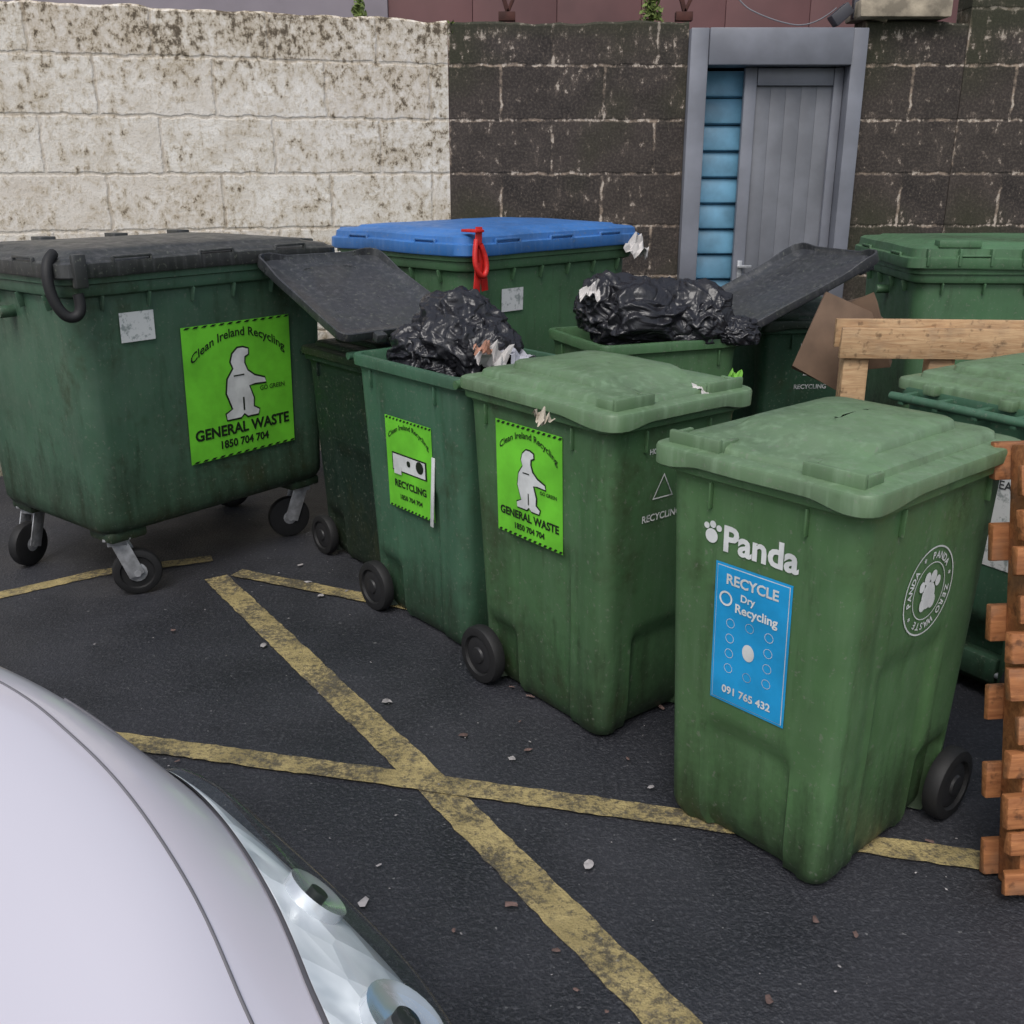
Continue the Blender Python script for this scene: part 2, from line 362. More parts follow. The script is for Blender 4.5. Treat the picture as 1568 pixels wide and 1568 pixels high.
# ---------------------------------------------------------------- 240 l wheeled bin
HR=1.02
def w_hx(z): return lerp(.237,.266,z/HR)
def w_yf(z): return lerp(-.318,-.350,z/HR)
def w_yb(z): return lerp(.25,.305,z/HR)
def w_front(s,z,o): return (s,w_yf(z)-o,z)
def w_right(s,z,o): return (w_hx(z)+o,s,z)
def w_left(s,z,o): return (-w_hx(z)-o,-s,z)
def w_back(s,z,o): return (-s,w_yb(z)+o,z)
def wheelie(loc,th,body,lid,lidmode=0,scale=1,nm='wheelie_bin',lift=0):
    rt=root(nm,(loc[0],loc[1],0),R(th)); rt.scale=(scale,)*3
    def disp(sid,s,z):
        if sid=='f':
            top=.36-.10*abs(s)**3
            return .020*sst(.66,.58,abs(s))*sst(top,top-.04,z)+.010*sst(.95,.85,abs(s))*sst(.1,.02,z)
        if sid in 'rl':
            q=s if sid=='r' else -s
            a=sst(-.62,-.55,q)*sst(.50,.43,q)
            return .014*a*sst(.60,.55,z)+.03*sst(.45,.6,q)*sst(.26,.2,z)+.005*sst(-.8,-.76,q)*sst(-.62,-.68,q)*sst(.9,.8,z)
        return .07*sst(.3,.2,z)
    rs=[]
    zs=[.012,.02,.035,.055]+[.08+.03*k for k in range(30)]
    zs=[z for z in zs if z<HR-.065]+[HR-.06]
    for z in zs:
        ins=.018*(1-sst(.0,.05,z)) if z<.05 else 0
        rs.append(ring(w_hx(z)-ins,w_yf(z)+ins,w_yb(z)-ins,.045,z,30,6,disp))
    for o,z in ((.004,HR-.048),(.018,HR-.042),(.021,HR-.012),(.018,HR-.003),(-.004,HR-.003),(-.010,HR-.02),(-.016,.7),(-.03,.55)):
        rs.append(ring(w_hx(HR)+o,w_yf(HR)-o,w_yb(HR)+o,.045+o*.5,z,30,6))
    V,F=loft(rs); mobj('body',V,F,body,rt,True)
    L=[]
    for y in (-.2,.2):
        for sx in(1,-1): L.append(((sx*(w_hx(.93)+.006),y,.935),(.014,.006,.065)))
    for x in(-.13,.13): L.append(((x,w_yf(.93)-.006,.935),(.006,.014,.065)))
    boxes('rim_ribs',L,body,rt,.002)
    hb=[]
    for x in(-.2,-.07,.07,.2): hb.append(((x,.36,.985),(.022,.09,.035)))
    boxes('handle_lugs',hb,body,rt,.004)
    cyl('handle_bar',(-.245,.395,.99),(.245,.395,.99),.015,body,rt,16)
    cyl('axle',(-.27,.235,.1),(.27,.235,.1),.011,STEEL,rt,12)
    for sx in(1,-1):
        cyl('wheel',(sx*.240,.235,.1),(sx*.288,.235,.1),.1,RUBBER,rt,36,[(0,.085),(.08,.097),(.25,.1),(.75,.1),(.92,.096),(1,.082),(1.0,.07),(.8,.066)])
        cyl('wheel_hub',(sx*.248,.235,.1),(sx*.290,.235,.1),.06,HUB,rt,28,[(0,.06),(.75,.062),(.85,.05),(.85,.03),(1,.026),(1.05,.012)])
    boxes('axle_housing',[((0,.215,.11),(.36,.07,.09))],body,rt,.015)
    hz=HR
    le=root('lid',(0,.335,hz-.005+lift)); le.parent=rt; le.rotation_euler=(-R(lidmode),0,0)
    lr=[]
    prof=[(.09,.018),(.03,.014),(.010,.002),(.004,-.012),(.0,-.014),(-.004,-.011),(-.005,.014),(-.002,.021),(.004,.024),(.036,.027),(.044,.029),(.049,.044),(.055,.048),(.092,.052),(.112,.054),(.116,.070),(.122,.075),(.17,.080),(.21,.083),(.25,.085)]
    for o,z in prof:
        hx=.293-o; fr=.075*sst(.108,.118,o); yf=-.72+o+fr; yb=-.015-o
        def edge(P):
            out=[]
            for (x,y,zz) in P:
                if o<.009 and zz<0: zz-= .014*sst(-.50,-.66,y)*sst(.14,.24,abs(x))
                # shallow dish pressed into the front apron between the grips
                if .04<o<.118 and y<-.55: zz-=.012*sst(-.55,-.62,y)*sst(.13,.10,abs(x))
                zz+=.0035*noise.noise(Vector((x*5,y*5,hx+loc[0])))
                out.append((x,y,zz))
            return out
        lr.append(edge(ring(hx,yf,yb,max(.018,.045-o*.12) if o<.11 else .05,z,30,6)))
    V,F=loft(lr); mobj('lid_shell',V,F,lid,le,True)
    hb=[((sx*.185,-.688,.038),(.15,.016,.036)) for sx in(1,-1)]+[((sx*.185+dx*.068,-.655,.036),(.014,.075,.028)) for sx in(1,-1) for dx in(1,-1)]
    boxes('lid_grips',hb,lid,le,.005)
    hg=[((x,-.005,.005),(.05,.05,.035)) for x in(-.135,.135)]
    boxes('lid_hinges',hg,lid,le,.008)
    return rt

# ---------------------------------------------------------------- 1100 l container
BZ0,BZ1=.29,1.33
BL,BD=.635,.475
def e_hx(z): return lerp(.585,BL-.02,(z-BZ0)/(BZ1-BZ0))
def e_yf(z): return -lerp(.425,BD-.02,(z-BZ0)/(BZ1-BZ0))
def e_front(s,z,o): return (s,e_yf(z)-o,z)
def e_left(s,z,o): return (-e_hx(z)-o,-s,z)
def container(loc,th,body,lid,nm='waste_container',lidtop=.08,ribs=True,cast=(150,-25,140,20),scale=1,tall=0):
    rt=root(nm,(loc[0],loc[1],0),R(th)); rt.scale=(1,1,scale)
    rs=[]
    def disp(sid,s,z): return .006*sst(.9,.8,abs(s))*sst(.36,.42,z)*sst(1.16,1.1,z)
    for k,z in enumerate([BZ0,BZ0+.012,BZ0+.04]+[BZ0+.08+.05*i for i in range(19)]):
        if z>BZ1-.06: break
        ins=(.03,.012,.0)[k] if k<3 else 0
        rs.append(ring(e_hx(z)-ins,e_yf(z)+ins,-e_yf(z)-ins,.075,z,22,7,disp))
    for o,z in ((.0,BZ1-.085),(.022,BZ1-.075),(.028,BZ1-.06),(.028,BZ1-.035),(.04,BZ1-.03),(.042,BZ1-.004),(.036,BZ1),(-.02,BZ1),(-.03,BZ1-.2),(-.05,.9)):
        rs.append(ring(BL-.02+o,-(BD-.02)-o,BD-.02+o,.075,z,22,7))
    V,F=loft(rs); mobj('body',V,F,body,rt,True)
    L=[]
    for k in range(6):
        x=-.5+k*.2
        for sy in(1,-1): L.append(((x,sy*(BD-.012),BZ1-.105),(.007,.03,.06),(sy*R(-14),0,0)))
    for k in range(4):
        y=-.3+k*.2
        for sx in(1,-1): L.append(((sx*(BL-.012),y,BZ1-.105),(.03,.007,.06),(0,sx*R(14),0)))
    if ribs: boxes('rim_ribs',L,body,rt,.002)
    boxes('base_frame',[((sx*.47,sy*.32,BZ0-.012),(.17,.17,.05)) for sx in(1,-1) for sy in(1,-1)],body,rt,.02)
    for sx in(1,-1):
        cyl('lifting_pin',(sx*(BL-.03),.0,BZ1-.16),(sx*(BL+.035),.0,BZ1-.16),.024,body,rt,18)
    for i,(sx,sy) in enumerate(((-1,-1),(1,-1),(1,1),(-1,1))):
        ce=root('caster',(sx*.49,sy*.335,0),R(cast[i])); ce.parent=rt
        boxes('fork',[((0,0,.262),(.11,.10,.012)),((-.032,.036,.175),(.065,.006,.18),(0,R(20),0)),((-.032,-.036,.175),(.065,.006,.18),(0,R(20),0)),((0,0,.245),(.08,.08,.03))],STEEL,ce,.004)
        cyl('caster_wheel',(-.065,-.026,.1),(-.065,.026,.1),.1,RUBBER,ce,34,[(0,.082),(.1,.096),(.3,.1),(.7,.1),(.9,.096),(1,.082),(1,.07),(.85,.065)])
        cyl('caster_hub',(-.065,-.04,.1),(-.065,.04,.1),.02,STEEL,ce,14,[(0,.014),(.12,.016),(.2,.04),(.8,.04),(.88,.016),(1,.014)])
    lr=[]
    for o,z in ((.08,.01),(.02,.01),(.012,-.02),(-.002,-.022),(-.006,-.016),(-.004,.03),(.006,.036),(.012,.036),(.016,lidtop-.022),(.03,lidtop-.012),(.1,lidtop-.004),(.11,lidtop+.004),(.2,lidtop+.010),(.3,lidtop+.016)):
        hx=BL+.035-o; hy=BD+.035-o
        P=ring(hx,-hy,hy,max(.02,.075-o*.2),BZ1+.014+z,20,6)
        lr.append([(x,y,zz+.010*noise.noise(Vector((x*2.2,y*2.2,loc[0])))) for x,y,zz in P])
    V,F=loft(lr); mobj('lid',V,F,lid,rt,True)
    L=[]
    for x in(-.52,-.18,.18,.52): L.append(((x,BD+.03,BZ1+.055),(.07,.09,.06)))
    for x in(-.38,0,.38):
        L.append(((x,-BD-.033,BZ1+.062),(.16,.014,.010))); L.append(((x-.08,-BD-.033,BZ1+.04),(.010,.014,.05))); L.append(((x+.08,-BD-.033,BZ1+.04),(.010,.014,.05)))
    for y in(-.25,.25):
        for sx in(1,-1):
            L.append(((sx*(BL+.033),y,BZ1+.062),(.014,.14,.010)));L.append(((sx*(BL+.033),y-.07,BZ1+.04),(.014,.010,.05)));L.append(((sx*(BL+.033),y+.07,BZ1+.04),(.014,.010,.05)))
    if tall:
        for k in range(9): L.append(((-.6+k*.15,-BD-.035,BZ1+.055),(.012,.03,.085)))
        for x in(-.45,0,.45): L.append(((x,-BD+.01,BZ1+.12),(.20,.07,.035)))
    boxes('lid_pockets',L,lid,rt,.003)
    return rt

# ---- place the bins
A=wheelie((.838,2.480),-49.0,G_A,G_LID,0,1.025)
decal(A,w_front,text2d('Panda',.088,0,.0028),(.012,.835),WHITE,.003,'bin_logo_text')
for cx,cy,r in((-.125,.835,.018),(-.14,.858,.008),(-.122,.864,.009),(-.104,.858,.008)):
    decal(A,w_front,disc2d(r),(cx,cy),WHITE,.003,'bin_logo_paw')
bc=(.0,.595)
decal(A,w_front,rect2d(.215,.365),bc,CYAN,.003,'recycling_sticker')
decal(A,w_front,rect2d(.203,.353),bc,WHITE,.004,'recycling_sticker_border'); decal(A,w_front,rect2d(.200,.350),bc,CYAN,.005,'recycling_sticker_panel')
def D(sh,dx,dy,m=WHITE,nm='recycling_sticker_print'): decal(A,w_front,sh,(bc[0]+dx,bc[1]+dy),m,.0065,nm)
D(text2d('RECYCLE',.036,0,.001),0,.145); D(ring2d(.014,.019),-.072,.095); D(text2d('Dry',.026,0,.0006),-.01,.108); D(text2d('Recycling',.032,0,.0008),.015,.078)
D(disc2d(.017,0,0,1.3),-.0,-.025); D(text2d('091 765 432',.028,0,.0008),0,-.145)
for i in range(3):
    for j in range(4): D(ring2d(.011,.0122,14),(-.055,0,.055)[i],.035-.04*j if i!=1 else (.04,.04,-.09,-.09)[j])
cc=(-.02,.725)
decal(A,w_right,ring2d(.108,.112),cc,WHITE,.003,'round_logo_ring'); decal(A,w_right,ring2d(.070,.0725),cc,WHITE,.003,'round_logo_inner')
txt='PANDA * ZERO WASTE * PANDA * '
for i,ch in enumerate(txt):
    a=math.pi/2-2*math.pi*i/len(txt)
    if ch!=' ': decal(A,w_right,text2d(ch,.025,0,.0006),(cc[0]+.088*math.cos(a),cc[1]+.088*math.sin(a)),WHITE,.003,'round_logo_letter',a-math.pi/2)
for dx,dy,r in((0,-.012,.03),(-.036,.018,.012),(-.014,.034,.014),(.014,.034,.014),(.036,.018,.012),(.02,-.03,.016),(-.02,-.03,.016)):
    decal(A,w_right,disc2d(r,0,0,1.15),(cc[0]+dx,cc[1]+dy),WHITE,.003+abs(dx)*.02,'round_logo_paw')

B=wheelie((.262,3.20),38.5,G_B,G_LID,0,1.03)
lime_sticker(B,w_left,(.0,.75),.31,.36)
def recyc(par,c):
    decal(par,w_front,ring2d(.042,.049,3),(c[0],c[1]),WORN,.003,'recycle_mark',R(90))
    decal(par,w_front,disc2d(.013),(c[0],c[1]+.085),WORN,.003,'recycle_mark_head')
    decal(par,w_front,text2d('HOUSEHOLD',.022,0,.0004),(c[0],c[1]+.12),WORN,.003,'recycle_text')
    decal(par,w_front,text2d('RECYCLING',.03,0,.0006),(c[0],c[1]-.08),WORN,.003,'recycle_text')
recyc(B,(-.045,.78))
C=wheelie((-.19,3.83),40,G_C,GREY_LID,160,1.02,lift=.05)
lime_sticker(C,w_left,(.02,.64),.29,.35,'recycling')
boxes('torn_sticker_strip',[((-w_hx(.6)-.008,-.165,.58),(.004,.018,.26),(R(4),0,0))],WHITE,C,.001)
Dn=wheelie((.60,4.55),-68,G_B,GREY_LID,157,lift=.04)
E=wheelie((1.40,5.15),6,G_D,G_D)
recyc(E,(-.02,.80))
Fb=wheelie((1.72,3.34),122,G_C,G_LID)
decal(Fb,w_back,rect2d(.14,.36),(.14,.66),WORN,.003,'white_sticker')
decal(Fb,w_back,text2d('PLEASE',.04,0,.0004),(.14,.76),GREY_LID,.005,'sticker_print')
decal(Fb,w_back,text2d('RECYCLE',.03,0,.0004),(.14,.60),GREY_LID,.005,'sticker_print')
gap_bin=wheelie((-.54,4.47),40,G_SH,G_SH,0,.93)  # extra bin, added to fill the dark gap between the left bins

I=container((-1.595,4.575),51.7,G_BIG,BLACK_LID,lidtop=.06)
lime_sticker(I,e_front,(.115,.80),.56,.58)
decal(I,e_front,rect2d(.15,.115),(-.355,1.12),WORN,.003,'maker_label')
tube('lid_strap',[(-.64,-.42,1.41),(-.69,-.45,1.39),(-.70,-.47,1.27),(-.66,-.49,1.18),(-.60,-.51,1.20),(-.61,-.50,1.27)],.02,RUBBER,I)
boxes('lid_clamp',[((-.60,-.512,1.35),(.05,.03,.12))],BLACK_LID,I,.006)
H=container((-.121,5.573),46,G_BIG2,BLUE,lidtop=.085)
decal(H,e_front,rect2d(.15,.11),(-.29,1.10),WORN,.003,'maker_label')
for k,(dx,z0,z1,a) in enumerate(((0,1.455,1.22,.05),(.025,1.36,1.17,-.10),(-.02,1.30,1.12,.14))):
    boxes('red_strap',[((-.60+dx,-.535-.006*k,(z0+z1)/2),(.04,.006,z0-z1),(0,a,0))],RED,H,.002)
boxes('red_strap_top',[((-.60,-.50,1.437),(.05,.10,.012))],RED,H,.002)
tube('red_strap_loop',[(-.62,-.545,1.4),(-.66,-.56,1.3),(-.60,-.57,1.22),(-.56,-.56,1.3),(-.60,-.55,1.38)],.012,RED,H)
G=container((2.60,5.50),-2,G_BIG2,G_BIG2,lidtop=.10,scale=.94,tall=1)

# ---------------------------------------------------------------- rubbish bags
def blob(name,c,sz,mat,par=None,seed=0,amp=.30,sub=6):
    bm=bmesh.new(); bmesh.ops.create_icosphere(bm,subdivisions=sub,radius=1)
    s3=Vector((seed*1.7,seed*.9,seed*2.3))
    for v in bm.verts:
        p=v.co.copy()
        wv=Vector((noise.noise(p*1.3+s3),noise.noise(p*1.3+s3+Vector((9,0,0))),noise.noise(p*1.3+s3+Vector((0,9,0)))))
        q=p+wv*.6
        n=noise.noise(p*1.2+s3)
        f1=abs(noise.noise(q*1.7+s3)); f2=abs(noise.noise(q*3.4+s3*2))
        k=1+amp*(.6*n-.9*f1**.75-.45*f2**.8+.40)
        v.co=Vector((p.x*sz[0]*k,p.y*sz[1]*k,p.z*sz[2]*k))
        if v.co.z<-sz[2]*.55: v.co.z=-sz[2]*.55+(v.co.z+sz[2]*.55)*.15
    me=bpy.data.meshes.new(name); bm.to_mesh(me); bm.free(); me.materials.append(mat)
    for p in me.polygons: p.use_smooth=True
    o=bpy.data.objects.new(name,me); o.location=c; return link(o,par)
def bag(name,parts,loc,knot=None):
    e=root(name,loc)
    for i,(c,s,sd) in enumerate(parts): blob('bag_part',c,s,BAG,e,sd)
    return e
b1=bag('rubbish_bag',[((0,0,0),(.19,.22,.20),1),((.08,-.10,-.02),(.14,.14,.14),4),((-.12,-.02,-.03),(.13,.15,.12),6),((.05,.05,.13),(.06,.05,.06),3)],(-.20,3.86,1.07))
b2=bag('rubbish_bag',[((-.04,0,0),(.24,.22,.18),2),((-.2,.0,.03),(.13,.14,.15),5),((.18,-.02,-.01),(.19,.17,.15),8),((.36,-.08,-.06),(.11,.09,.07),9)],(.60,4.50,1.09))
def crumple(name,loc,s,mat,seed,rz=0,par=None):
    V=[];F=[];n=9
    for i in range(n):
        for j in range(n):
            x=(i/(n-1)-.5);y=(j/(n-1)-.5)
            rr_=1+.35*noise.noise(Vector((x*3,y*3,seed)))
            V.append((x*s[0]*rr_,y*s[1]*rr_,s[2]*(noise.noise(Vector((x*3.2,y*3.2,seed+9)))*1.1-.8*(x*x+y*y))))
    for i in range(n-1):
        for j in range(n-1): F.append((i*n+j,(i+1)*n+j,(i+1)*n+j+1,i*n+j+1))
    o=mobj(name,V,F,mat,par,False,recalc=False); o.location=loc; o.rotation_euler=(.3,.2,rz); return o
PAPER=simple('paper',(.62,.59,.57),.8,0,.25,8); PEACH=simple('food_wrapper',(.5,.26,.18),.7,0,.5,14)
sc=root('paper_scrap')
crumple('scrap',(-.06,3.58,1.09),(.12,.10,.09),PAPER,2,.4,sc)
crumple('scrap_flat',(.02,3.68,1.07),(.18,.12,.06),simple('grey_paper',(.42,.42,.47),.6),3,1,sc)
crumple('scrap_small',(-.10,3.54,1.12),(.06,.05,.05),PEACH,4,.2,sc)
crumple('scrap_lid',(.60,3.02,1.075),(.11,.05,.03),PAPER,7,.6,sc)
crumple('scrap_wet',(.09,2.815,1.045),(.045,.045,.05),simple('tissue',(.52,.46,.37),.8),9,.6,sc)
crumple('scrap_hang',(.66,5.60,1.33),(.14,.10,.10),PAPER,11,.2,sc)
crumple('scrap_left',(-.90,5.10,1.31),(.16,.12,.10),PAPER,12,.2,sc)
crumple('scrap_bag',(.33,4.36,1.22),(.07,.07,.06),PAPER,13,.2,sc)
crumple('lid_leaf',(.70,3.16,1.09),(.03,.05,.04),simple('lime_leaf',(.2,.5,.06),.6),15,.2,sc)

# ---------------------------------------------------------------- walls
def wall(name,p0,p1,z,thick,mat,par=None,topn=.02,seed=1):
    p0=Vector(p0);p1=Vector(p1);d=p1-p0;L=d.length;ang=math.atan2(d.y,d.x)
    V=[];F=[];n=max(8,int(L/.05))
    for k in range(n+1):
        x=L*k/n; zz=z+topn*noise.fractal(Vector((x*3,seed,0)),1,2,5)*1.5
        V+=[(x,0,0),(x,0,zz-.014),(x,.02,zz),(x,thick,zz+.004),(x,thick,0)]
        if k:
            a=5*(k-1);b=5*k
            for j in range(4): F.append((a+j,b+j,b+j+1,a+j+1))
    F.append((0,1,2,3,4)); F.append(tuple(5*n+j for j in(4,3,2,1,0)))
    o=mobj(name,V,F,mat,par); o.location=(p0.x,p0.y,0); o.rotation_euler=(0,0,ang); return o
wd=Vector((-.38-(-2.95),6.6-5.75)).normalized()
q00=Vector((-.38,6.6))-wd*6.0
wl=wall('white_block_wall',q00,(-.38,6.6),2.53,.22,W_WHITE)
wr=root('dark_block_wall')
wall('wall_left',(-.378,6.6),(1.04,6.6),2.52,.22,W_DARK,wr,seed=3)
wall('wall_right',(2.075,6.6),(2.68,6.6),2.53,.22,W_DARK,wr,seed=4)
wall('wall_far_right',(2.682,6.595),(7.5,6.5),2.68,.22,W_DARK,wr,seed=6)
DG=simple('grey_gloss_paint',(.205,.215,.25),.42,0,.3,3,.15)
DG2=simple('grey_door_paint',(.18,.188,.212),.48,0,.3,4,.15)
BLU=simple('blue_slat_paint',(.15,.36,.53),.45,0,.4,5,.1)
DARK=simple('dark_interior',(.01,.01,.012),.8)
door=root('wooden_door')
boxes('frame',[((1.095,6.62,1.24),(.106,.20,2.48)),((2.03,6.62,1.24),(.09,.20,2.48)),((1.5675,6.615,2.38),(.835,.215,.20))],DG,door,.006)
boxes('door_leaf_frame',[((1.43,6.65,1.14),(.075,.05,2.275)),((1.955,6.65,1.14),(.058,.05,2.275)),((1.697,6.65,2.225),(.457,.05,.10))],DG,door,.008)
L=[((1.512+i*.0925,6.668,1.09),(.0922,.03,2.17)) for i in range(5)]
boxes('door_planks',L,DG2,door,.002)
boxes('door_handle',[((1.435,6.62,1.08),(.03,.012,.15)),((1.46,6.60,1.12),(.09,.018,.018))],STEEL,door,.003)
L=[((1.27,6.75,.95+i*.155),(.30,.05,.152),(R(-12),0,0)) for i in range(9)]
boxes('blue_slats',L,BLU,door,.02)
boxes('dark_room',[((1.56,7.15,1.2),(1.0,.02,2.4)),((1.06,6.97,1.2),(.02,.34,2.4)),((2.06,6.97,1.2),(.02,.34,2.4)),((1.56,6.97,2.41),(.98,.34,.02))],DARK,door,0)
MAR=simple('maroon_cladding',(.15,.066,.066),.6,0,.35,1.5); RST=simple('rusty_iron',(.08,.025,.018),.8,0,.5,14)
GREYR=simple('grey_render',(.27,.24,.27),.8,0,.2,2)
bld=root('maroon_building')
boxes('cladding',[((-.6+.62*i,8.4,2.2),(.617,.2,4.4)) for i in range(12)],MAR,bld,.004)
boxes('render_gable',[((-2.6,8.4,2.2),(3.38,.24,4.4))],GREYR,bld,.01)
boxes('fascia',[((2.0,8.24,3.35),(9,.1,.25))],MAR,bld,.01)
boxes('roof',[((2.0,10.2,4.55),(9.4,4.2,.15),(R(10),0,0))],simple('roof_sheet',(.12,.12,.13),.6),bld,.01)
br=root('iron_bracket')
for x in(-.03,1.02):
    boxes('bracket_leg',[((x,6.70,2.56),(.10,.06,.05)),((x-.02,6.70,2.66),(.025,.03,.25),(0,R(-18),0)),((x+.03,6.70,2.64),(.02,.03,.2),(0,R(25),0))],RST,br,.003)
tube('hanging_cable',[(1.1,6.9,3.1),(1.3,6.75,2.66),(1.55,6.72,2.54),(1.80,6.72,2.50),(1.95,6.8,2.62)],.004,simple('cable_sheath',(.2,.2,.22),.5),None)
boxes('concrete_slab',[((2.28,6.68,2.585),(.52,.34,.10),(0,R(-4),0)),((2.12,6.62,2.57),(.14,.1,.05),(0,.4,0.3))],simple('pale_concrete',(.42,.36,.27),.9,0,.6,9,.6),None,.012,jit=.02)
boxes('security_light',[((1.93,6.63,2.56),(.12,.1,.07),(0,R(-40),0)),((2.03,6.66,2.6),(.05,.05,.12))],simple('dark_metal',(.05,.05,.06),.5),None,.006)

def weed(loc,n,h,seed,nm='wall_weed'):
    rnd=random.Random(seed);V=[];F=[]
    for i in range(n):
        a=rnd.uniform(0,6.28); z=h*rnd.random()**1.3; r=rnd.uniform(.0,h*.5)*(1-z/h*.5); s=rnd.uniform(.012,.03)
        c=Vector((r*math.cos(a),r*.5*math.sin(a),z))
        u=Vector([rnd.uniform(-1,1) for _ in range(3)]).normalized(); w=u.orthogonal().normalized()
        k=len(V); V+=[c-u*s,c+w*s*.5,c+u*s,c-w*s*.5]; F.append((k,k+1,k+2,k+3))
    o=mobj(nm,V,F,simple('weed_leaf',(.16,.22,.05),.7,0,.5,30),None,recalc=False); o.location=loc
weed((.82,6.68,2.53),200,.16,1); weed((-.88,6.5,2.54),90,.09,2); weed((-.36,6.62,2.46),90,.06,3)

# ---------------------------------------------------------------- pallets and card
p1=root('wooden_pallet',(1.31,4.10,0),R(-3))
L=[((x,0,.60),(.10,.075,.98)) for x in(.065,.40,.80,1.13)]
boxes('blocks',L,WOOD_L,p1,.005,jit=.002)
L=[((.6,-.05,z),(1.22,.022,h_)) for z,h_ in((1.05,.12),(.66,.09),(.46,.09),(.26,.09),(.07,.12))]
boxes('front_boards',L,WOOD_L,p1,.003,jit=.003)
L=[((.6,.05,z),(1.22,.022,h_)) for z,h_ in((1.075,.11),(.55,.1),(.07,.12))]
boxes('back_boards',L,WOOD_L,p1,.003,jit=.003)
p2=root('wooden_pallet',(1.195,2.10,0),0); p2.rotation_euler=(R(-12),R(-.5),R(5))
L=[((.50+random.uniform(-.014,.014),-.048+random.uniform(-.004,.004),.05+.098*i),(1.0,.024,random.uniform(.062,.078)),(0,random.uniform(-.03,.03),0)) for i in range(11)]
boxes('slats',L,WOOD_O,p2,.004,jit=.005)
boxes('stringers',[((x,0.01,.56),(.045,.09,1.10)) for x in(.060,.5,.93)],WOOD_O,p2,.004,jit=.003)
L=[((.50,.068,.07+.2*i),(1.0,.022,.09)) for i in range(6)]
boxes('rear_slats',L,WOOD_O,p2,.004,jit=.003)
boxes('cardboard_sheet',[((1.38,4.34,1.0),(.26,.015,.34),(R(-10),R(25),R(8))),((1.48,4.42,1.02),(.22,.015,.30),(R(8),R(-14),R(-30)))],CARD,None,.002,jit=.02)

# ---------------------------------------------------------------- ground litter
rnd=random.Random(11)
def litter(nm,pts,mat,smin,smax):
    V=[];F=[]
    for (x,y) in pts:
        s=rnd.uniform(smin,smax); a=rnd.uniform(0,6.28); n=rnd.choice((7,8,9)); k=len(V); ex=rnd.uniform(.45,.8)
        for j in range(n):
            b=6.283*j/n; rr_=s*rnd.uniform(.55,1.15); px=rr_*math.cos(b); py=rr_*ex*math.sin(b)
            V.append((x+px*math.cos(a)-py*math.sin(a),y+px*math.sin(a)+py*math.cos(a),.010+rnd.uniform(0,.22)*s))
        V.append((x,y,.011+.15*s))
        for j in range(n): F.append((k+j,k+(j+1)%n,k+n))
    return mobj(nm,V,F,mat,None,recalc=False)
LEAF=simple('dead_leaf',(.19,.12,.105),.8,0,.5,20); LIT=simple('pale_litter',(.46,.43,.43),.7,0,.5,30)
pts=[(rnd.uniform(-1.6,1.6),rnd.uniform(1.1,4.2)) for _ in range(26)]
litter('fallen_leaves',pts+[(.1,1.9),(.14,1.78),(.55,1.75),(.0,2.05),(.72,2.0),(.8,1.95),(.33,1.62),(.05,2.75),(.35,2.7),(.2,1.72)],LEAF,.007,.022)
litter('ground_litter',[(-.93,3.48),(-.42,3.05),(-.36,2.06),(-.34,2.2),(.0,2.7),(-.8,3.95),(-.7,4.0),(-.95,4.3),(-.88,4.1),(.06,1.66),(.9,1.65),(.2,2.2),(.4,2.55)],LIT,.009,.024)
litter('gravel_bits',[(rnd.uniform(-1.8,1.4),rnd.uniform(1.0,4.6)) for _ in range(150)],LIT,.0015,.006)

# ---------------------------------------------------------------- car
t=NT('pearl_car_paint'); t.set(Base_Color=(.74,.71,.78),Metallic=.15,Roughness=.30); t.b.inputs['Coat Weight'].default_value=.6; t.b.inputs['Coat Roughness'].default_value=.06
t.set(Normal=t.bump(t.noise(300,2),.02,.0005)); PAINT=t.m
CGL=simple('car_glass',(.015,.018,.02),.06,0,.1,2,0); BLK=simple('black_trim',(.02,.02,.022),.5); GAP=simple('gap_shadow',(.16,.155,.17),.6)
CHR=simple('headlamp_chrome',(.85,.87,.9),.2,.7,.1,4,0)
t=NT('headlamp_reflector'); v=t.voro(9,vec=t.mapping((1,2.0,1),rot=(0,0,.5)))
t.set(Base_Color=t.mix(t.rng(t.noise(6,3,.5,dist=.5),.42,.60),(.50,.54,.58),(.90,.92,.94)),Metallic=0.,Roughness=.25,Normal=t.bump(v,.35,.03)); REFL=t.m
t=NT('headlamp_lens'); gl=t.n.new('ShaderNodeBsdfGlossy'); gl.inputs['Roughness'].default_value=.03
tr=t.n.new('ShaderNodeBsdfTransparent'); tr.inputs[0].default_value=(.97,.99,.99,1)
lw=t.n.new('ShaderNodeLayerWeight'); lw.inputs[0].default_value=.5; mx=t.n.new('ShaderNodeMixShader')
fac=t.math('ADD',t.math('MULTIPLY',t.math('POWER',lw.outputs['Facing'],4),.45),.05)
t.l.new(fac,mx.inputs[0]); t.l.new(tr.outputs[0],mx.inputs[1]); t.l.new(gl.outputs[0],mx.inputs[2]); t.l.new(mx.outputs[0],t.n['Material Output'].inputs[0]); LENS=t.m
